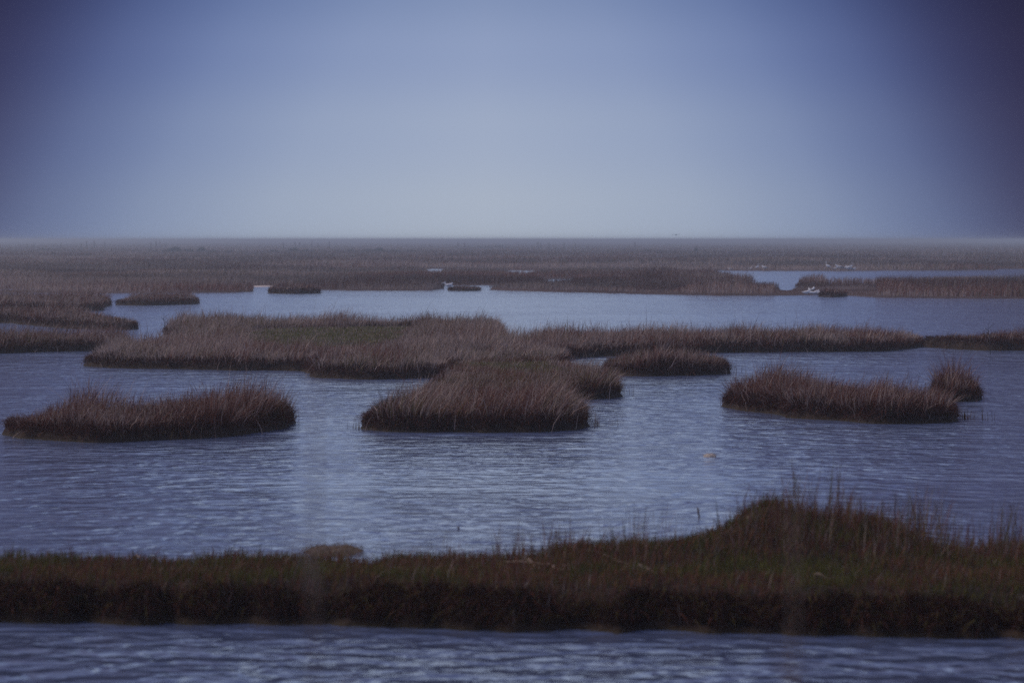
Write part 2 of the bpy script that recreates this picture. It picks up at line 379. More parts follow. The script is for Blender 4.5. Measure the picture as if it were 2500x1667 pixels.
nz = n_.new('ShaderNodeTexNoise'); nz.inputs['Scale'].default_value = 1; nz.inputs['Detail'].default_value = 8; nz.inputs['Roughness'].default_value = .65; l_.new(mp.outputs[0], nz.inputs['Vector'])
rp = n_.new('ShaderNodeValToRGB'); l_.new(nz.outputs[0], rp.inputs[0]); ramp(rp.color_ramp, [(.32, (.04,.024,.02)), (.5, (.09,.058,.05)), (.68, (.15,.105,.095))])
l_.new(rp.outputs[0], b_.inputs['Base Color']); b_.inputs['Roughness'].default_value = .95; b_.inputs['Specular IOR Level'].default_value = .05
MATTED = mt
tag(link('marsh_ground', mesh_np('marsh_ground', V[used], rm[q]), MATTED), kind='structure')
# grass over it: blade widths grow with distance as blades merge into tussocks
def far_grass(n, ya, yb, wpx, hmul, seed, xa=-330, xb=2830):
    x = rng.uniform(xa, xb, n); y = ya+(yb-ya)*rng.random(n)
    d = landd(x, y)+(vnoise(x/22, y/1.8, 3)-.5)*7
    k = d > 1.5; x, y, d = x[k], y[k], d[k]
    D = H*F/(y-HY); X = (x-1250)/F*D
    # low creeks and worn tracks winding through the marsh
    rid = np.abs(fbm(X/26+3, D/34, seed+1, 3)-.5)
    low = sstep(.008, .05, rid)
    bandn = fbm(X/18, D/22, seed+2, 3)
    keep = rng.random(len(X)) < .25+.75*low; x, y, X, D, d, low, bandn = x[keep], y[keep], X[keep], D[keep], d[keep], low[keep], bandn[keep]; n = len(X)
    z = .10+(fbm(X/6, D/9, 77)-.5)*.10
    h = hmul*(.15+.85*low)*(.15+1.6*bandn)*rng.uniform(.65, 1.25, n)*(.6+.4*sstep(1, 14, d))
    tongue = (y > 706) & (x > 1890) & (x < 2140); h = np.where(tongue, h*.12, h*(.55+.8*vnoise(X/5.0, D/14, 91))*(1+.5*sstep(682, 694, y)*sstep(1400, 1600, x)))
    w = D/F*wpx*rng.uniform(.6, 1.5, n)
    c = tint(n, X, D, straw=.55, olive=.08, dark=.12, seed=seed, sc=.06)
    dk = sstep(.62, .36, fbm(X/40, D/26, seed+8, 3))[:, None]; c = c*(1.15-.65*dk)
    a = rng.uniform(0, 2*np.pi, n); mg = rng.uniform(.05, .4, n)
    return np.stack([X, D, z], 1), h, np.stack([np.cos(a)*mg+.1, np.sin(a)*mg], 1), w, c
parts = [far_grass(300000, 732, 655, .95, .50, 200), far_grass(130000, 655, 612, 1.1, .50, 200), far_grass(40000, 612, 592, 1.4, .5, 200)]
cat_ = [np.concatenate([p[i] for p in parts], 0) for i in range(5)]
fg = blades('marsh_grass', *cat_[:4], cat_[4], seg=2)
tag(fg, kind='stuff'); fg['label'] = 'dead brown cordgrass covering the far marsh'; fg['category'] = 'marsh grass'

# pale sandy mud showing along the far shore
SAND = solid('pale_sand', (.62,.50,.42), .9, .15, .6)
def flat(pts, z=.03):
    P = smooth_poly(WP(pts), 4); n = len(P); c = P.mean(0)
    V = [(c[0], c[1], z+.02)]+[(c[0]+(p[0]-c[0])*.7, c[1]+(p[1]-c[1])*.7, z) for p in P]+[(p[0], p[1], -.03) for p in P]
    t = [[0, 1+i, 1+(i+1) % n] for i in range(n)]; qd = [[1+i, 1+n+i, 1+n+(i+1) % n, 1+(i+1) % n] for i in range(n)]
    tag(link('mud_flat', mesh_np('mud_flat', V, qd, t), SAND), kind='structure')
flat([(606,699),(640,697.8),(672,698),(670,700.2),(620,700.8)])
flat([(2060,721),(2100,719.6),(2140,720.5),(2145,722.6),(2090,722.6)])

# ------------------------------------------------------------------ islets
A = [(2,1060),(60,1072),(150,1077),(250,1080),(400,1074),(560,1065),(650,1054),(710,1041),(703,1032),(600,1029),(450,1032),(330,1040),(200,1046),(90,1050),(12,1054)]
islet(A, 'long low tuft of dry grass nearest the left edge, in the open water', 1, gh=.50, dens=900, bw=.008,
      hmod=[([(-40,1080),(-40,1040),(120,1040),(140,1080)], .45), ([(420,1050),(420,1020),(700,1020),(690,1050)], 1.12)], tk=dict(straw=.24, olive=.12, dark=.32), spike=.05)
B = [(885,1047),(950,1053),(1050,1055),(1200,1057),(1350,1054),(1432,1046),(1434,1034),(1408,1018),(1392,992),(1402,975),(1450,975),(1500,971),(1516,965),(1500,952),(1450,938),(1420,927),(1390,908),(1330,899),
     (1150,899),(1098,908),(1085,928),(1060,948),(1038,975),(1025,1010),(960,1024),(905,1035)]
islet(B, 'centre foreground islet with arching pale grass and a green neck behind', 2, gh=.47, dens=800, bw=.009,
      hmod=[([(1030,1018),(1030,900),(1400,900),(1395,1018)], .42), ([(1250,1060),(1250,1020),(1410,1020),(1425,1060)], 1.2), ([(930,1060),(930,1010),(1015,1010),(1015,1060)], 1.22), ([(1025,1062),(1025,1000),(1130,1000),(1130,1062)], .78), ([(870,1060),(870,1010),(915,1010),(915,1060)], .6)],
      lawn=[[(1170,905),(1350,905),(1370,925),(1300,940),(1180,935)]], tk=dict(straw=.38, olive=.15, dark=.28), spike=.05, wind=(.22,-.1))
Mx = [(212,893),(260,898),(400,901),(600,904),(742,906),(752,921),(850,926),(960,926),(1078,922),(1110,908),(1200,902),(1350,898),(1386,888),(1394,876),(1480,870),(1568,868),(1747,862),(1850,860),
      (2043,859),(2168,857),(2245,849),(2266,843),(2240,839),(2195,840),(1988,838),(1900,840),(1700,839),(1582,838),(1369,842),(1290,848),(1245,852),(1232,830),(1226,812),(1150,808),(900,807),(700,807),(500,809),(410,812),
      (404,819),(425,840),(430,852),(380,864),(300,869),(240,878)]
islet(Mx, 'large middle island of pale grass around a green lawn, with a long right arm', 3, cat='grass island', gh=.45, dens=330, bw=.013, gs=.2,
      hmod=[([(590,820),(980,814),(1010,830),(960,880),(620,880)], .26), ([(1110,890),(1110,878),(1390,878),(1390,900),(1110,910)], .5), ([(2225,870),(2225,835),(2300,835),(2300,870)], .25), ([(195,905),(195,860),(250,860),(250,905)], .6)],
      lawn=[[(610,824),(760,815),(990,814),(985,836),(930,862),(650,862)]], tk=dict(straw=.68, olive=.12, dark=.12), spike=.04)
Sx = [(1467,914),(1530,917),(1600,918),(1700,917),(1787,911),(1772,904),(1700,899),(1600,897),(1540,900),(1480,905)]
islet(Sx, 'small dark islet right of centre, just before the long grassy arm', 4, gh=.44, dens=600, bw=.011,
      hmod=[([(1440,925),(1440,890),(1560,890),(1560,925)], .6), ([(1590,925),(1590,890),(1650,890),(1650,925)], 1.25)], tk=dict(straw=.3, olive=.1, dark=.3))
Rx = [(1768,992),(1816,1003),(1874,1010),(1941,1021),(2030,1027),(2120,1033),(2209,1034),(2320,1030),(2347,1024),(2336,1012),(2200,1004),(2050,990),(1950,980),(1850,976),(1795,982)]
islet(Rx, 'dense brown islet at right with a slanting front waterline', 5, gh=.49, dens=850, bw=.009, tk=dict(straw=.20, olive=.08, dark=.36), spike=.04)
R2 = [(2275,976),(2325,982),(2380,980),(2409,974),(2388,968),(2340,963),(2290,963)]
islet(R2, 'small peaked tussock tucked behind the right end of the brown islet', 6, gh=.52, dens=800, bw=.009, hmod=[([(2370,990),(2370,955),(2420,955),(2420,990)], .4)], tk=dict(straw=.2, olive=.06, dark=.35))
RR = [(2250,846),(2280,848),(2320,851),(2403,855),(2500,856),(2700,858),(3000,858),(3000,842),(2700,843),(2500,845),(2403,846),(2320,844)]
islet(RR, 'dark rounded bank running out of the right edge', 7, gh=.34, dens=330, bw=.012, ph=.2, tk=dict(straw=.12, olive=.14, dark=.45), hmod=[([(2230,870),(2230,835),(2310,835),(2300,870)], .15), ([(2310,870),(2310,835),(2360,835),(2360,870)], .6)])
L1 = [(-420,754),(0,758),(201,759),(248,758),(255,750),(274,746),(262,742),(200,741),(82,738),(0,738),(-420,736)]
islet(L1, 'farthest of the three banks at the left edge, ending beside a small round islet', 8, gh=.45, dens=110, bw=.022, gs=.25, tk=dict(straw=.4, olive=.08, dark=.2))
L2 = [(-420,780),(0,788),(54,792),(163,802),(286,805),(334,803),(320,797),(270,791),(190,781),(0,776),(-420,770)]
islet(L2, 'middle bank at the left edge, tapering to a ragged tip with twigs', 9, gh=.44, dens=170, bw=.017, gs=.2, tk=dict(straw=.33, olive=.1, dark=.3), hmod=[([(225,815),(225,780),(350,780),(350,815)], .55)])
L3 = [(-420,866),(0,863),(109,859),(245,856),(322,851),(320,846),(270,846),(0,847),(-420,848)]
islet(L3, 'nearest bank at the left edge, running behind the tip of the middle island', 10, gh=.45, dens=380, bw=.012, gs=.16, tk=dict(straw=.25, olive=.1, dark=.3))
I1 = [(284,744),(354,746),(463,743),(488,740),(470,736),(400,734),(335,737)]
islet(I1, 'small mounded islet alone at upper left, below the far shore', 11, gh=.42, dens=130, bw=.022, gs=.25, tk=dict(straw=.35, olive=.1, dark=.25), hmod=[([(270,750),(270,730),(320,730),(320,750)], .4), ([(465,750),(465,730),(500,730),(500,750)], .5)])
I2 = [(655,716),(719,717.5),(783,716),(772,711),(700,709.5),(664,711.5)]
islet(I2, 'small flat-topped islet hugging the far shore, left of centre', 12, gh=.40, dens=90, bw=.03, gs=.3, tk=dict(straw=.3, olive=.06, dark=.35))
I3 = [(1093,709.5),(1130,710.5),(1176,709.5),(1150,707),(1110,706.5)]
islet(I3, 'thin low strip of grass in the gap of the far shore', 13, gh=.17, dens=90, bw=.03, gs=.3, ph=.08, tk=dict(straw=.2, olive=.06, dark=.4))
I4 = [(1998,724),(2030,726),(2068,724),(2055,720),(2012,720)]
islet(I4, 'small dark hump of grass just right of the resting white birds', 14, gh=.30, dens=110, bw=.028, gs=.3, tk=dict(straw=.12, olive=.06, dark=.5))

# ------------------------------------------------------------------ foreground bank (out of focus)
def fb_front(X): return np.interp(X, [-9,-4.2,-2.0,0,1.8,3.9,9], [26.75,26.75,26.45,26.2,26.0,25.6,25.3])+ (fbm(X*2.6, X*0, 301)-.5)*.55
def fb_back(X): return np.interp(X, [-9,-4.2,-2.0,0,1.4,2.2,3.9,9], [28.9,28.9,29.1,29.0,29.4,30.0,30.0,29.5])+ (fbm(X*1.3, X*0+4, 302)-.5)*.5
def fb_z(X, Y):
    f, b = fb_front(X), fb_back(X)
    d = np.minimum(Y-f, b-Y); z = -.3+.6*np.where(Y-f < b-Y, .55*sstep(-.25, .12, Y-f)+.45*sstep(-.1, .62, Y-f), sstep(-.4, .45, b-Y))
    mound = .35*np.exp(-np.abs((X-2.55)/.93)**2.8)*np.exp(-((Y-28.75)/.75)**2)
    mound += .16*np.exp(-((X-2.15)/.26)**2)*np.exp(-((Y-28.8)/.45)**2)
    mound += .12*np.exp(-((X-1.1)/.8)**2)*np.exp(-((Y-28.5)/.6)**2)+.13*sstep(3.6, 4.6, X)*np.exp(-((Y-28.6)/.8)**2)
    return z+np.where(d > -.1, mound+(fbm(X*1.6, Y*1.6, 305)-.5)*.12+(fbm(X*5, Y*5, 306)-.5)*.07-.14*sstep(.45, .7, fbm(X*1.9, Y*.8, 307))*sstep(.7, .2, Y-f), 0)
root = empty('marsh_bank', (0, 26, 0))
tag(root, 'blurred near bank of turf and dark peat crossing the whole foreground', 'marsh bank')
xs = np.arange(-9, 9.01, .05); ys = np.arange(24.9, 31, .05); XX, YY = np.meshgrid(xs, ys); Z = fb_z(XX, YY)
nx, ny = len(xs), len(ys); I = np.arange(nx*ny).reshape(ny, nx)
q = np.stack([I[:-1, :-1].ravel(), I[:-1, 1:].ravel(), I[1:, 1:].ravel(), I[1:, :-1].ravel()], 1)
keep = (Z.ravel()[q] > -.28).any(1); q = q[keep]; used = np.unique(q); rm = np.full(nx*ny, -1); rm[used] = np.arange(len(used))
V = np.stack([XX.ravel(), YY.ravel()-26, Z.ravel()], 1)
link('peat_bank', mesh_np('peat_bank', V[used], rm[q]), PEAT, root)
def fb_blades(name, n, test, hf, cf, w, lean=(.06, 0), spread=.35, droop=.1, seg=3):
    X = rng.uniform(-7.5, 7.5, n); Y = rng.uniform(25.4, 30.2, n); z = fb_z(X, Y)
    k = (z > .04) & test(X, Y, z); X, Y, z = X[k], Y[k], z[k]; n = len(X)
    h = hf(X, Y, n); c = cf(X, Y, n)
    a = rng.uniform(0, 2*np.pi, n); mg = spread*rng.random(n)
    blades(name, np.stack([X, Y-26, z-.01], 1), h, np.stack([np.cos(a)*mg+lean[0], np.sin(a)*mg+lean[1]], 1), w*rng.uniform(.6, 1.4, n), c, root,
           np.clip(rng.normal(droop, .15, n), 0, 1.3), seg=seg)
r_ = rng.random
def c_green(X, Y, n):
    g = fbm(X*1.2, Y*1.5, 311); k = r_((n, 1)); c = np.where((r_(n) < .25+.75*sstep(.3, .6, g))[:, None], GREEN*(.38+.55*k), OLIVE*(.55+.7*k))
    br = r_(n) < .12+.45*sstep(.58, .4, g)*1; return np.where(br[:, None], RUSSET*(.5+.8*k), c)
def c_brown(X, Y, n):
    k = r_((n, 1)); c = np.where((r_(n) < .3)[:, None], STRAW*(.45+.45*k), RUSSET*(.5+.9*k)); return np.where((r_(n) < .3)[:, None], OLIVE*(.6+.8*k), c)
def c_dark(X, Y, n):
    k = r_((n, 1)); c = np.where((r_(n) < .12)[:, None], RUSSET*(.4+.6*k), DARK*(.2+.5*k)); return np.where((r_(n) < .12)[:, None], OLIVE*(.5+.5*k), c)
fb_blades('green_turf', 120000, lambda X, Y, z: (Y-fb_front(X) > .35) & (r_(len(X)) < 1.15-.6*sstep(1.2, 2.2, X)*sstep(28.1, 28.6, Y)), lambda X, Y, n: r_(n)*.07+.04+.05*fbm(X, Y, 9), c_green, .007, seg=2)
fb_blades('dry_grass', 60000, lambda X, Y, z: r_(len(X)) < .10+.5*sstep(.36, .5, z)+.50*sstep(27.9, 28.5, Y)*sstep(-3.2, 0, X)*(.3+fbm(X*2.5, Y*2, 33))+.35*sstep(.46, .7, fbm(X*1.4, Y*1.8, 321)),
          lambda X, Y, n: (.06+.13*r_(n))*(.6+.9*fbm(X*2.5, Y*2, 33)), c_brown, .006, (.15, -.05), .7, .25)
# taller stems along the skyline of the bank and over the mound
def spk(X, Y, z):
    m_ = sstep(1.75, 2.1, X)*(1-sstep(3.25, 3.6, X)); m_ = np.maximum(m_, .8*sstep(3.95, 4.25, X))
    cl = sstep(.36, .66, fbm(X*4.2, Y*3, 331)); t1 = .6*np.exp(-((X+.46)/.07)**2)+.45*np.exp(-((X-.05)/.3)**2)*cl
    return (Y > 28.0) & (r_(len(X)) < .50*cl*sstep(-2.0, .3, X)+.75*m_*(.10+cl)*sstep(29.8, 29.0, Y)+t1*(Y > 28.3)+.10*np.exp(-((X-1.55)/.3)**2)*cl)
fb_blades('tall_stems', 60000, spk, lambda X, Y, n: (.09+.30*r_(n)**1.7)*(.35+1.25*vnoise(X*3.3, Y, 8))*(1+.25*sstep(1.7, 2.1, X)), c_brown, .006, (.05, 0), .35, .06)
fb_blades('left_fringe', 9000, lambda X, Y, z: (Y > 28.2) & (X < 0) & (r_(len(X)) < .8), lambda X, Y, n: .07+.13*r_(n)**2, lambda X, Y, n: c_green(X, Y, n)*.9, .006, (.02, 0), .2, .03)
# thatch falling over the cut front
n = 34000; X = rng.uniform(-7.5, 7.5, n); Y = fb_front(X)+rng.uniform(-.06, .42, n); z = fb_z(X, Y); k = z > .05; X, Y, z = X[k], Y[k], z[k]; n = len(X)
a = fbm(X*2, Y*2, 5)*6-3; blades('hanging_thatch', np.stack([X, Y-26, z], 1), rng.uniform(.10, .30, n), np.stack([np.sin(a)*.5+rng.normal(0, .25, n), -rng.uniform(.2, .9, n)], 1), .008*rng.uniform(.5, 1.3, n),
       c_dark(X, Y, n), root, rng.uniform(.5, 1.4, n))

# ------------------------------------------------------------------ loose things
def tube(pts, rad, sides=6, jitter=0.0):
    V = []; Q = []; n = len(pts)
    for i, (p, r) in enumerate(zip(pts, rad)):
        p = np.array(p, float); t = np.array(pts[min(i+1, n-1)], float)-np.array(pts[max(i-1, 0)], float); t /= np.linalg.norm(t)+1e-9
        u = np.cross(t, (0, 0, 1)); u = u if np.linalg.norm(u) > .05 else np.cross(t, (1, 0, 0)); u /= np.linalg.norm(u); v = np.cross(t, u)
        for k in range(sides):
            a = 2*math.pi*k/sides; rr = r*(1+jitter*(random.random()-.5)); V.append(p+u*math.cos(a)*rr+v*math.sin(a)*rr)
    for i in range(n-1):
        for k in range(sides): Q.append([i*sides+k, i*sides+(k+1) % sides, (i+1)*sides+(k+1) % sides, (i+1)*sides+k])
    V.append(np.array(pts[0], float)); V.append(np.array(pts[-1], float)); c0, c1 = len(V)-2, len(V)-1
    T = [[c0, (k+1) % sides, k] for k in range(sides)]+[[c1, (n-1)*sides+k, (n-1)*sides+(k+1) % sides] for k in range(sides)]
    return V, Q, T
def join(parts_):
    V = []; Q = []; T = []
    for v, q_, t in parts_:
        o = len(V); V += list(v); Q += [[i+o for i in f] for f in q_]; T += [[i+o for i in f] for f in t]
    return V, Q, T
BLEACH = solid('bleached_wood', (.20,.14,.11), .8, .3, 30)
REEDM = solid('dead_reed', (.27,.19,.14), .8, .3, 40)
DKWOOD = solid('weathered_wood', (.09,.07,.06), .9, .3, 3)
def on_bank(x, y):                                   # pixel -> point on top of the near bank
    z = .3
    for _ in range(6):
        X, D = W(x, y, z); z = float(fb_z(np.array([X]), np.array([D]))[0])
    return X, D, z
def lying(name, a, b, r, label, cat, mt, group=None, lift=.035, n=7):
    pa, pb = np.array(on_bank(*a)), np.array(on_bank(*b)); o = pa.copy(); pts = []
    for i in range(n):
        t = i/(n-1); p = pa*(1-t)+pb*t; g = float(fb_z(np.array([p[0]]), np.array([p[1]]))[0]); p[2] = p[2]+lift+.012*math.sin(i*1.3+a[0]); pts.append(p-o)
    v, q_, t_ = tube(pts, [r*(1-.5*i/(n-1)) for i in range(n)], 7, .25)
    me = mesh_np(name, v, q_, t_); ob = link(name, me, mt); ob.location = o; tag(ob, label, cat, group); return ob
lying('driftwood_pole', (1560,1366), (1822,1390), .016, 'long bleached pole lying across the top of the near bank', 'driftwood', BLEACH, n=11)
lying('fallen_reed', (1205,1380), (1395,1372), .010, 'long pale reed lying level on the near bank, left of the pole', 'reed', REEDM, 'dead reeds lying on the near bank')
lying('fallen_reed', (1288,1374), (1318,1402), .014, 'short thick reed stub slanting down on the near bank, left one of two', 'reed', REEDM, 'dead reeds lying on the near bank')
lying('fallen_reed', (1325,1376), (1378,1402), .014, 'short thick reed stub slanting down on the near bank, right one of two', 'reed', REEDM, 'dead reeds lying on the near bank')
lying('fallen_reed', (915,1396), (1030,1404), .008, 'thin pale reed lying alone on the turf left of centre', 'reed', REEDM, 'dead reeds lying on the near bank')
lying('fallen_reed', (1400,1364), (1560,1384), .009, 'pale reed between the two slanting stubs and the driftwood pole', 'reed', REEDM, 'dead reeds lying on the near bank')
lying('fallen_reed', (325,1364), (346,1378), .012, 'small pale reed end on the left part of the near bank', 'reed', REEDM, 'dead reeds lying on the near bank')
lying('fallen_reed', (1985,1412), (2040,1416), .012, 'short pinkish reed piece on turf below the grassy mound', 'reed', REEDM, 'dead reeds lying on the near bank')
lying('fallen_reed', (1755,1440), (1782,1420), .010, 'little upturned reed end near the dark edge under the pole', 'reed', REEDM, 'dead reeds lying on the near bank')
# leaning broken stake at far left
x, d, z = on_bank(50, 1368); v, q_, t_ = tube([(0,0,-.08),(-.02,0,.05),(-.045,0,.13),(-.06,.0,.19)], [.013,.013,.011,.006], 7, .3)
o = link('broken_stake', mesh_np('broken_stake', v, q_, t_), DKWOOD); o.location = (x, d, z); tag(o, 'dark broken stake leaning left on the near bank at the left edge', 'stake')

def stems(name, xy, n, spread, h, w, label, cat='grass sprig', group='sprigs of grass standing in the water', colr=None, z0=-.04, lean=.18):
    X, D = W(*xy); x = rng.normal(0, spread, n); y = rng.normal(0, spread, n)
    c = (OLIVE if colr is None else colr)*(.5+.8*rng.random((n, 1))); a = rng.uniform(0, 2*np.pi, n)
    o = blades(name, np.stack([x, y, np.full(n, z0)], 1), h*rng.uniform(.4, 1.1, n)-z0, np.stack([np.cos(a), np.sin(a)], 1)*lean*rng.random((n, 1)), w*rng.uniform(.7, 1.2, n), c)
    o.location = (X, D, 0); return tag(o, label, cat, group)
MIX = RUSSET*.5+OLIVE*.3
stems('grass_sprig', (878,1046), 14, .06, .20, .008, 'sprig just off the left end of the centre islet', colr=MIX)
stems('grass_sprig', (862,1044), 2, .02, .26, .007, 'single thin stem farthest left of the centre islet', colr=MIX)
stems('grass_sprig', (1455,1042), 10, .04, .16, .009, 'thicker sprig just off the right end of the centre islet', colr=MIX)
stems('grass_sprig', (1478,1043), 6, .10, .20, .006, 'thin stems a little right of the centre islet', colr=MIX)
stems('grass_sprig', (1500,1040), 4, .08, .22, .006, 'last faint stems right of the centre islet', colr=MIX)
stems('grass_sprig', (1512,966), 10, .05, .26, .009, 'leaning sprig at the tip of the short spur', colr=MIX, lean=.5)
stems('grass_sprig', (1545,962), 3, .05, .22, .008, 'two stems in open water right of the short spur', colr=MIX)
stems('grass_sprig', (1795,910), 8, .08, .22, .010, 'sprig at the right tip of the small dark islet', colr=MIX, lean=.4)
stems('grass_sprig', (2358,1024), 26, .06, .20, .010, 'bushy sprig next to the right end of the brown islet', colr=MIX)
stems('grass_sprig', (2378,1026), 5, .08, .20, .007, 'few stems right of the bushy sprig', colr=MIX)
stems('grass_sprig', (2400,1026), 8, .08, .23, .007, 'forked upright stems farther right of the brown islet', colr=MIX)
stems('grass_sprig', (2420,1025), 3, .06, .17, .007, 'last short stems right of the brown islet', colr=MIX)
stems('grass_sprig', (730,1040), 5, .06, .38, .008, 'long bent stems arching off the right end of the left islet', colr=MIX, lean=.9)
stems('grass_sprig', (2350,982), 3, .05, .10, .007, 'short stub stems below the peaked tussock', colr=MIX)
# seed-head reed on the near bank
def seed_reed(px, h, label):
    x, d, z = on_bank(*px); r = empty('seed_reed', (x, d, z)); tag(r, label, 'reed', 'tall reeds on the near bank')
    pts = [(-.03*(i/6)**1.5*h/.3, 0, h*i/6) for i in range(7)]
    v, q_, t_ = tube(pts, [.004]*6+[.002], 5); link('stalk', mesh_np('stalk', v, q_, t_), REEDM, r)
    n = 60; t = rng.uniform(.72, 1.02, n); rt = np.stack([-.03*t**1.5*h/.3, rng.normal(0, .002, n), h*t], 1); a = rng.uniform(0, 6.28, n)
    blades('seed_head', rt, rng.uniform(.02, .05, n), np.stack([np.cos(a), np.sin(a)], 1)*.5, np.full(n, .006), np.repeat((RUSSET*.8)[None], n, 0), r, seg=2)
seed_reed((1712,1330), .37, 'tall reed with seed head left of the grassy mound')
seed_reed((1126,1362), .30, 'seed head reed in the lone tuft at bottom centre')
seed_reed((530,1362), .27, 'thin reed rising alone on the left part of the near bank')
# stray twigs on the islets
def twig(px, z, h, label, sgn=1):
    X, D = W(px[0], px[1], z); br = [tube([(0,0,-.15),(.02*sgn,0,h*.4),(.06*sgn,.01,h*.75),(.05*sgn,0,h)], [.010,.008,.006,.003], 5)]
    for k in range(4):
        t = .4+.15*k; s = 1 if k % 2 else -1
        br.append(tube([(.03*sgn, 0, h*t), (.03*sgn+s*.07, .02, h*t+.05), (.03*sgn+s*.12, 0, h*t+.11)], [.006,.004,.002], 4))
    v, q_, t_ = join(br); o = link('twig', mesh_np('twig', v, q_, t_), DKWOOD); o.location = (X, D, z); tag(o, label, 'twig', 'bare twigs sticking out of the islets')
twig((278,800), .1, .50, 'bare twig on the ragged tip of the middle left bank', -1)
twig((300,799), .1, .45, 'forked twig nearest the end of the middle left bank')
twig((404,815), .1, .60, 'bent twig at the left end of the dark back rim of the large island', -1)
twig((1054,820), .1, .72, 'dark forked twig above the back rim of the large island')
twig((2418,850), .2, .62, 'crooked twig on the dark bank at the right edge', -1)

# floating debris and wrack
def wrack(name, px, rx, ry, n, label, cols, hz, seed):
    X, D = W(*px); r = empty(name, (X, D, 0)); tag(r, label, 'debris')
    th = np.linspace(0, 2*np.pi, 28, endpoint=False); V = [(0, 0, hz)]; rings = [.35, .7, 1.0]
    for f in rings:
        for t in th:
            j = 1+.35*(vnoise(np.array([math.cos(t)*2+seed]), np.array([math.sin(t)*2+f]), seed)[0]-.5)
            lump = vnoise(np.array([math.cos(t)*rx*f*14+seed]), np.array([math.sin(t)*ry*f*6.0]), seed+1)[0]
            V.append((math.cos(t)*rx*f*j, math.sin(t)*ry*f*j, (hz*(.35+1.1*lump)*(1-f*f*.85) if f < 1 else -.03)))
    m_ = 28; T = [[0, 1+i, 1+(i+1) % m_] for i in range(m_)]; Q = []
    for k in range(2): Q += [[1+k*m_+i, 1+(k+1)*m_+i, 1+(k+1)*m_+(i+1) % m_, 1+k*m_+(i+1) % m_] for i in range(m_)]
    link('mat', mesh_np('mat', V, Q, T), cols[0], r)
    a = rng.uniform(0, 6.28, n); q = np.sqrt(rng.random(n)); x = np.cos(a)*q*rx*.95; y = np.sin(a)*q*ry*.95; b = rng.uniform(-.6, .6, n)
    ln = rng.uniform(.03, .08, n)
    blades('straw', np.stack([x, y, hz*.55*(1-q*q)+rng.uniform(0, .02, n)], 1), ln, np.stack([np.cos(b), np.sin(b)], 1)*np.sign(rng.normal(size=n))[:, None], .006*rng.uniform(.7, 1.4, n), cols[1]*(.6+.7*rng.random((n, 1))), r, np.full(n, .9), seg=2)
    return r
WR = solid('straw_wrack', (.10,.065,.04), .9, .4, 12)
FOAM = solid('peach_flotsam', (.46,.38,.31), .8, .3, 20)
wrack('straw_wrack', (812,1346), .33, .7, 500, 'flat brown mat of dead straw floating behind the near bank', (WR, np.array([.20,.14,.09])), .04, 5)
r = wrack('flotsam', (1733,1114), .10, .12, 60, 'small peach coloured scrap floating alone in the open water', (FOAM, np.array([.50,.42,.36])), .035, 8)

# ------------------------------------------------------------------ birds
WHITE = solid('white_plumage', (.82,.80,.78), .8, .06, 12); GREY = solid('grey_plumage', (.22,.23,.27), .8, .1, 12)
BILL = solid('bill_horn', (.40,.25,.08), .6, .1, 12); LEGM = solid('bird_leg', (.06,.05,.04), .7, .1, 12)
def loft(pts, rad, sides=12, flat_=1.0):
    v, q_, t_ = tube(pts, rad, sides); return v, q_, t_
def bird(kind, px, face, label, s=1.0, z0=0.0, group='white birds resting along the far shore'):
    X, D = W(px[0], px[1], z0)
    if kind == 'egret':
        pts = [(-.24,0,.30),(-.16,0,.33),(-.06,0,.37),(.05,0,.40),(.12,0,.45),(.12,0,.52),(.09,0,.58),(.10,0,.63),(.14,0,.655),(.18,0,.65)]
        rad = [.008,.035,.07,.075,.04,.022,.020,.024,.032,.012]; bl = [(.175,0,.65),(.27,0,.635)]; lg = .33; hw = .02
    elif kind == 'gull':
        pts = [(-.26,0,.17),(-.18,0,.17),(-.08,0,.18),(.04,0,.19),(.11,0,.22),(.14,0,.27),(.17,0,.30),(.205,0,.295)]
        rad = [.01,.04,.075,.085,.065,.04,.045,.015]; bl = [(.20,0,.292),(.255,0,.28)]; lg = .13; hw = .03
    else:                                                  # gull sitting down
        pts = [(-.27,0,.09),(-.18,0,.075),(-.08,0,.075),(.04,0,.085),(.11,0,.12),(.13,0,.17),(.16,0,.20),(.195,0,.195)]
        rad = [.012,.05,.08,.09,.07,.042,.045,.015]; bl = [(.19,0,.192),(.245,0,.18)]; lg = 0; hw = .03
    name = 'egret' if kind == 'egret' else 'gull'
    r = empty(name, (X, D, z0), face); s *= 1.45 if px[1] < 670 else .85; r.scale = (s, s, s); tag(r, label, 'bird', group)
    v, q_, t_ = tube(pts, rad, 12); me = mesh_np('body', v, q_, t_); link('body', me, WHITE, r)
    v, q_, t_ = tube(bl, [.010,.002], 6); link('bill', mesh_np('bill', v, q_, t_), BILL, r)
    if kind != 'egret':
        for sg in (-1, 1):
            v, q_, t_ = tube([(.06,sg*.07,pts[3][2]+.02),(-.06,sg*.075,pts[2][2]+.03),(-.2,sg*.035,pts[1][2]+.015),(-.30,sg*.01,pts[0][2]+.02)], [.02,.035,.022,.006], 8); link('wing', mesh_np('wing', v, q_, t_), GREY if kind == 'gull' else WHITE, r)
    if lg:
        for sg in (-1, 1):
            v, q_, t_ = tube([(.0,sg*hw,lg+.04),(-.01,sg*hw,lg*.5),(.0,sg*hw,-.05)], [.008,.006,.006], 5); link('leg', mesh_np('leg', v, q_, t_), LEGM, r)
    return r
g1 = 'white birds standing at the back of the far channel'
bird('egret', (1849,662), 0.5, 'larger white bird of the pair at the left end of the far channel', .75, group=g1)
bird('gull', (1867,661), 2.8, 'white bird at the right of the left pair on the far channel', 1.1, group=g1)
bird('gull', (1831,660.6), 0, 'small pale bird just left of the far channel pair', .7, group=g1)
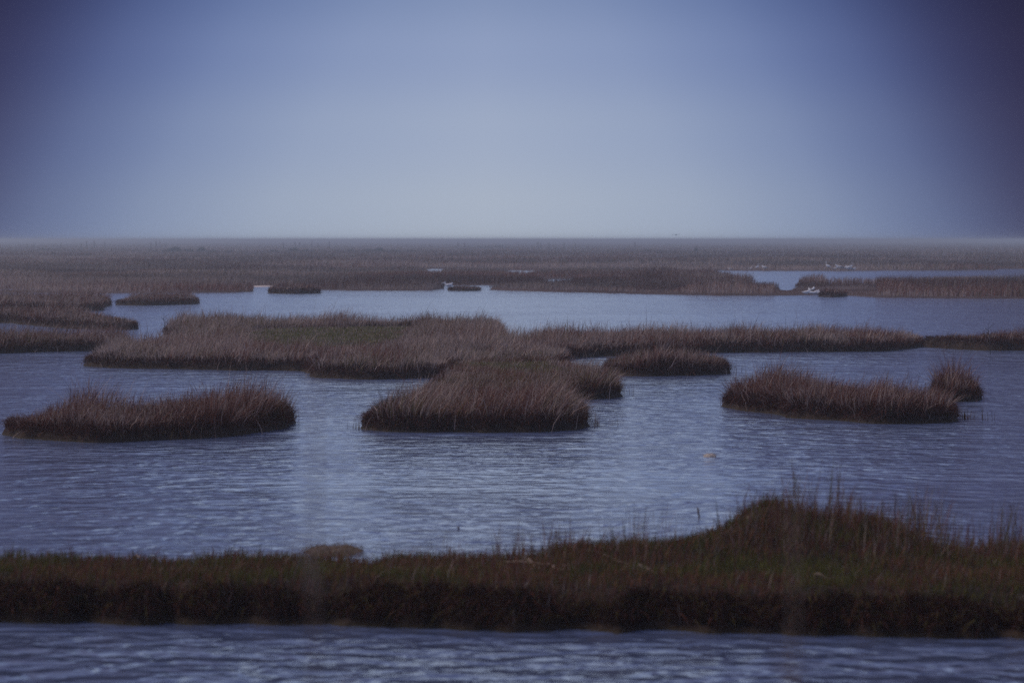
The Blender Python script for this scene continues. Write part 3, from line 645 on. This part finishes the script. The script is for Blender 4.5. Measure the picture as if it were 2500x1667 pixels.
bird('gull', (1783,660.8), 3, 'tiny pale bird alone at the left end of the far channel', .6, group=g1)
bird('egret', (2021,662.5), 2.6, 'tall white bird at the left of the far right flock', .95, group=g1)
bird('gull', (2038,661.5), 0, 'small bird second from left in the far right flock', .8, group=g1)
bird('gull', (2049,661.5), 3.1, 'plump white bird in the middle of the far right flock', 1.3, group=g1)
bird('gull', (2067,661.5), 0.3, 'white bird at the left of the close pair in the far right flock', 1.1, group=g1)
bird('gull', (2072,662), 2.8, 'white bird at the right of the close pair in the far right flock', 1.1, group=g1)
bird('egret', (2078,661), 0.2, 'slim upright white bird near the right end of the far flock', .8, group=g1)
bird('gull', (2084,662), 0, 'small white bird ending the far flock at its right', .8, group=g1)
g2 = 'white birds on the mud beside the dark hump'
bird('sit', (1970,717), 0.1, 'sitting white bird at the left of the row on the mud', 1.15, .09, g2)
bird('sit', (1979,717), 3.0, 'sitting white bird second from left in the row on the mud', 1.0, .09, g2)
bird('sit', (1992,718), 0.2, 'sitting white bird in the middle of the row on the mud', 1.2, .09, g2)
bird('sit', (2001,718.4), 2.9, 'sitting white bird nearest the dark hump', 1.15, .09, g2)
bird('gull', (1985,715), 1.2, 'standing bird with grey wings above the white row', 1.2, .09, g2)
bird('gull', (1977,714), 1.9, 'darker standing bird left of the grey winged one', .9, .09, g2)
g3 = 'white birds in the gap of the far shore'
bird('sit', (1098,699), 0.0, 'plump white bird resting in the gap of the far shore', 1.25, 0.05, g3)
bird('sit', (1092,699), 3.0, 'white bird close beside the plump one in the shore gap', 1.1, 0.05, g3)
bird('gull', (1082,698), 0.4, 'slender white bird standing at the left of the shore gap', 1.0, 0.05, g3)
# flying bird
fd = 300.0; fx = (1650-1250)/F*fd; fz = H+(585-574)/F*fd
r = empty('flying_bird', (fx, fd, fz), 1.2); r.scale = (.55,)*3; tag(r, 'dark bird flying alone just above the horizon right of centre', 'bird')
DKB = solid('dark_plumage', (.05,.05,.06), .8, .1, 12)
v, q_, t_ = tube([(-.25,0,0),(-.12,0,.01),(.05,0,.02),(.17,0,.03),(.25,0,.05),(.31,0,.04)], [.03,.055,.07,.045,.04,.008], 10); link('body', mesh_np('body', v, q_, t_), DKB, r)
for sg in (-1, 1):
    V = []; prof = [(0,.0,.12,-.10),(.22,.10,.13,-.10),(.42,.13,.10,-.08),(.62,.05,.02,-.10)]
    for (s_, zz, fwd, aft) in prof: V += [(fwd, sg*s_, zz+.01), (aft, sg*s_, zz), (fwd, sg*s_, zz-.012), (aft, sg*s_, zz-.008)]
    Q = []
    for i in range(3):
        a = 4*i; b = a+4; Q += [[a, b, b+1, a+1], [a+2, a+3, b+3, b+2], [a, a+2, b+2, b], [a+1, b+1, b+3, a+3]]
    Q += [[12, 14, 15, 13]]
    link('wing', mesh_np('wing', V, Q), DKB, r)

# ------------------------------------------------------------------ bushes and posts fading into the fog
def bush(px, wpx, hpx, seed):
    X, D = W(*px); s = D/F; w, h = wpx*s*.5, hpx*s; n = 500
    a = rng.uniform(0, 6.28, n); q = np.sqrt(rng.random(n)); x = np.cos(a)*q*w; y = np.sin(a)*q*w*.8
    prof = 1.35*h*(1-(x/w)**2*.8)*(.5+.8*vnoise(x/(w*.35)+seed, y*0, seed)); z = prof*rng.random(n)**.7*.9
    az_ = rng.uniform(0, 6.28, n)
    o = blades('bush', np.stack([x, y, z-.1], 1), np.full(n, h*.3)*rng.uniform(.5, 1.2, n), np.stack([np.cos(az_), np.sin(az_)], 1)*.7, np.full(n, s*1.8), np.array([[.035,.04,.03]])*(.6+.8*rng.random((n, 1))), seg=2)
    o.location = (X, D, .1); return tag(o, 'low dark bush fading into the haze near the horizon', 'bush', 'bushes on the hazy horizon')
for i, (x, w, h) in enumerate([(372,30,4),(400,24,5),(425,40,11),(460,34,6),(492,30,8),(520,36,5),(560,30,4),(668,30,5),(715,34,8),(750,40,5),(860,46,5),(900,40,6),(925,36,8),(960,40,6),(1005,40,4),(1580,18,6),(1595,22,4),(1700,12,8),(1745,34,4)]):
    bush((x, 616), w, h, i)['label'] = ('largest dark bush of the row at left on the hazy horizon' if x == 425 else 'low dark bush in the left row on the hazy horizon' if x < 600 else 'low dark bush in the row left of centre on the hazy horizon' if x < 1100 else 'faint small bush right of centre on the hazy horizon')
for i, (x, y, w, h) in enumerate([(1215,605,60,4),(1180,606,50,3),(105,612,60,4),(1500,622,30,3),(130,623,20,4),(215,624,16,4),(280,622,20,3)]):
    bush((x, y), w, h, 40+i)['label'] = ['wide faint bush line near the middle of the horizon, right piece', 'wide faint bush line near the middle of the horizon, left piece', 'long low bush at far left just under the horizon', 'tiny faint bush right of centre under the horizon', 'small dark bush leftmost on the far left marsh', 'small dark bush second from left on the far marsh', 'small dark bush below the two stout posts at left'][i]
pv, pq, pt = tube([(0,0,-.2),(0,0,1.0),(.01,0,1.9)], [.10,.09,.08], 7)
pme = mesh_np('post', pv, pq, pt); pme.materials.append(DKWOOD)
for i, (x, hs) in enumerate([(66,.7),(82,.8),(148,.8),(198,.8),(211,1.1),(230,1.15),(256,1.1),(368,.9),(381,1.1),(390,1.1),(404,.8),(692,.9),(720,1.0),(731,.9),(742,.7),(761,1.0),(776,.8),(804,1.0),(1118,1.0),(1134,.9),(1313,1.0),(1320,.9),(1340,.8),(1377,.9),(1404,.8),(1550,1.0)]):
    X, D = W(x, 606.5+ (i % 3)*.5); o = bpy.data.objects.new('post', pme); COL.objects.link(o); o.location = (X, D, .1); o.scale = (2.0, 2.0, hs*1.15)
    tag(o, ('thin upright post at the far left of the hazy horizon' if x < 300 else 'thin upright post in the left part of the hazy horizon' if x < 500 else 'thin upright post left of centre on the hazy horizon' if x < 900 else 'thin upright post near the middle of the hazy horizon' if x < 1200 else 'thin upright post right of centre on the hazy horizon'), 'post', 'posts on the hazy horizon')

# ------------------------------------------------------------------ the causeway under the camera, and two reeds growing on it right before the lens
xs = np.arange(-14, 14.01, .5); ys = np.arange(-8, 11.01, .25); XX, YY = np.meshgrid(xs, ys)
Z = 1.35*(1-sstep(5.4, 9.6, YY))-.25*sstep(5.4, 10.5, YY)+(fbm(XX, YY, 400)-.5)*.12
nx, ny = len(xs), len(ys); I = np.arange(nx*ny).reshape(ny, nx)
q = np.stack([I[:-1, :-1].ravel(), I[:-1, 1:].ravel(), I[1:, 1:].ravel(), I[1:, :-1].ravel()], 1)
tag(link('embankment', mesh_np('embankment', np.stack([XX.ravel(), YY.ravel(), Z.ravel()], 1), q), PEAT), kind='structure')
def near_reed(x, D, ztop, label, lean):
    r = empty('reed', ((x-1250)/F*D, D, 1.3)); h = ztop-1.3; tag(r, label, 'reed', 'reeds growing close to the lens')
    v, q_, t_ = tube([(lean*((i/8)**2-1), 0, h*i/8) for i in range(9)], [.0028]*8+[.0015], 6); link('stalk', mesh_np('stalk', v, q_, t_), REEDM, r)
    for k in range(3):
        t = .45+.16*k; s = 1 if k % 2 else -1
        blades('leaf', np.array([[lean*(t*t-1), 0, h*t]]), np.array([.22]), np.array([[s*.35, .1]]), np.array([.008]), (STRAW*.8)[None], r, np.array([.5]), seg=4)
near_reed(772, 5.2, 2.80, 'faint blurred reed close to the lens, left of centre', .005)
near_reed(1935, 5.0, 2.62, 'faint blurred reed close to the lens, before the grassy mound', -.01)

# ------------------------------------------------------------------ haze
bx0, bx1, by0, by1, bz0, bz1 = -8900, 8900, -50, 11900, -1.5, 3.55
V = [(x, y, z) for z in (bz0, bz1) for y in (by0, by1) for x in (bx0, bx1)]
Q = [[0,2,3,1],[4,5,7,6],[0,1,5,4],[2,6,7,3],[0,4,6,2],[1,3,7,5]]
hm = bpy.data.materials.new('haze'); hm.use_nodes = True; hn = hm.node_tree.nodes; hn.clear()
ho = hn.new('ShaderNodeOutputMaterial'); pv_ = hn.new('ShaderNodeVolumePrincipled')
pv_.inputs['Color'].default_value = (.90,.95,1.0,1); pv_.inputs['Density'].default_value = .00090; pv_.inputs['Anisotropy'].default_value = .45
hm.node_tree.links.new(pv_.outputs[0], ho.inputs['Volume'])
tag(link('haze', mesh_np('haze', V, Q, smooth=False), hm), kind='stuff')
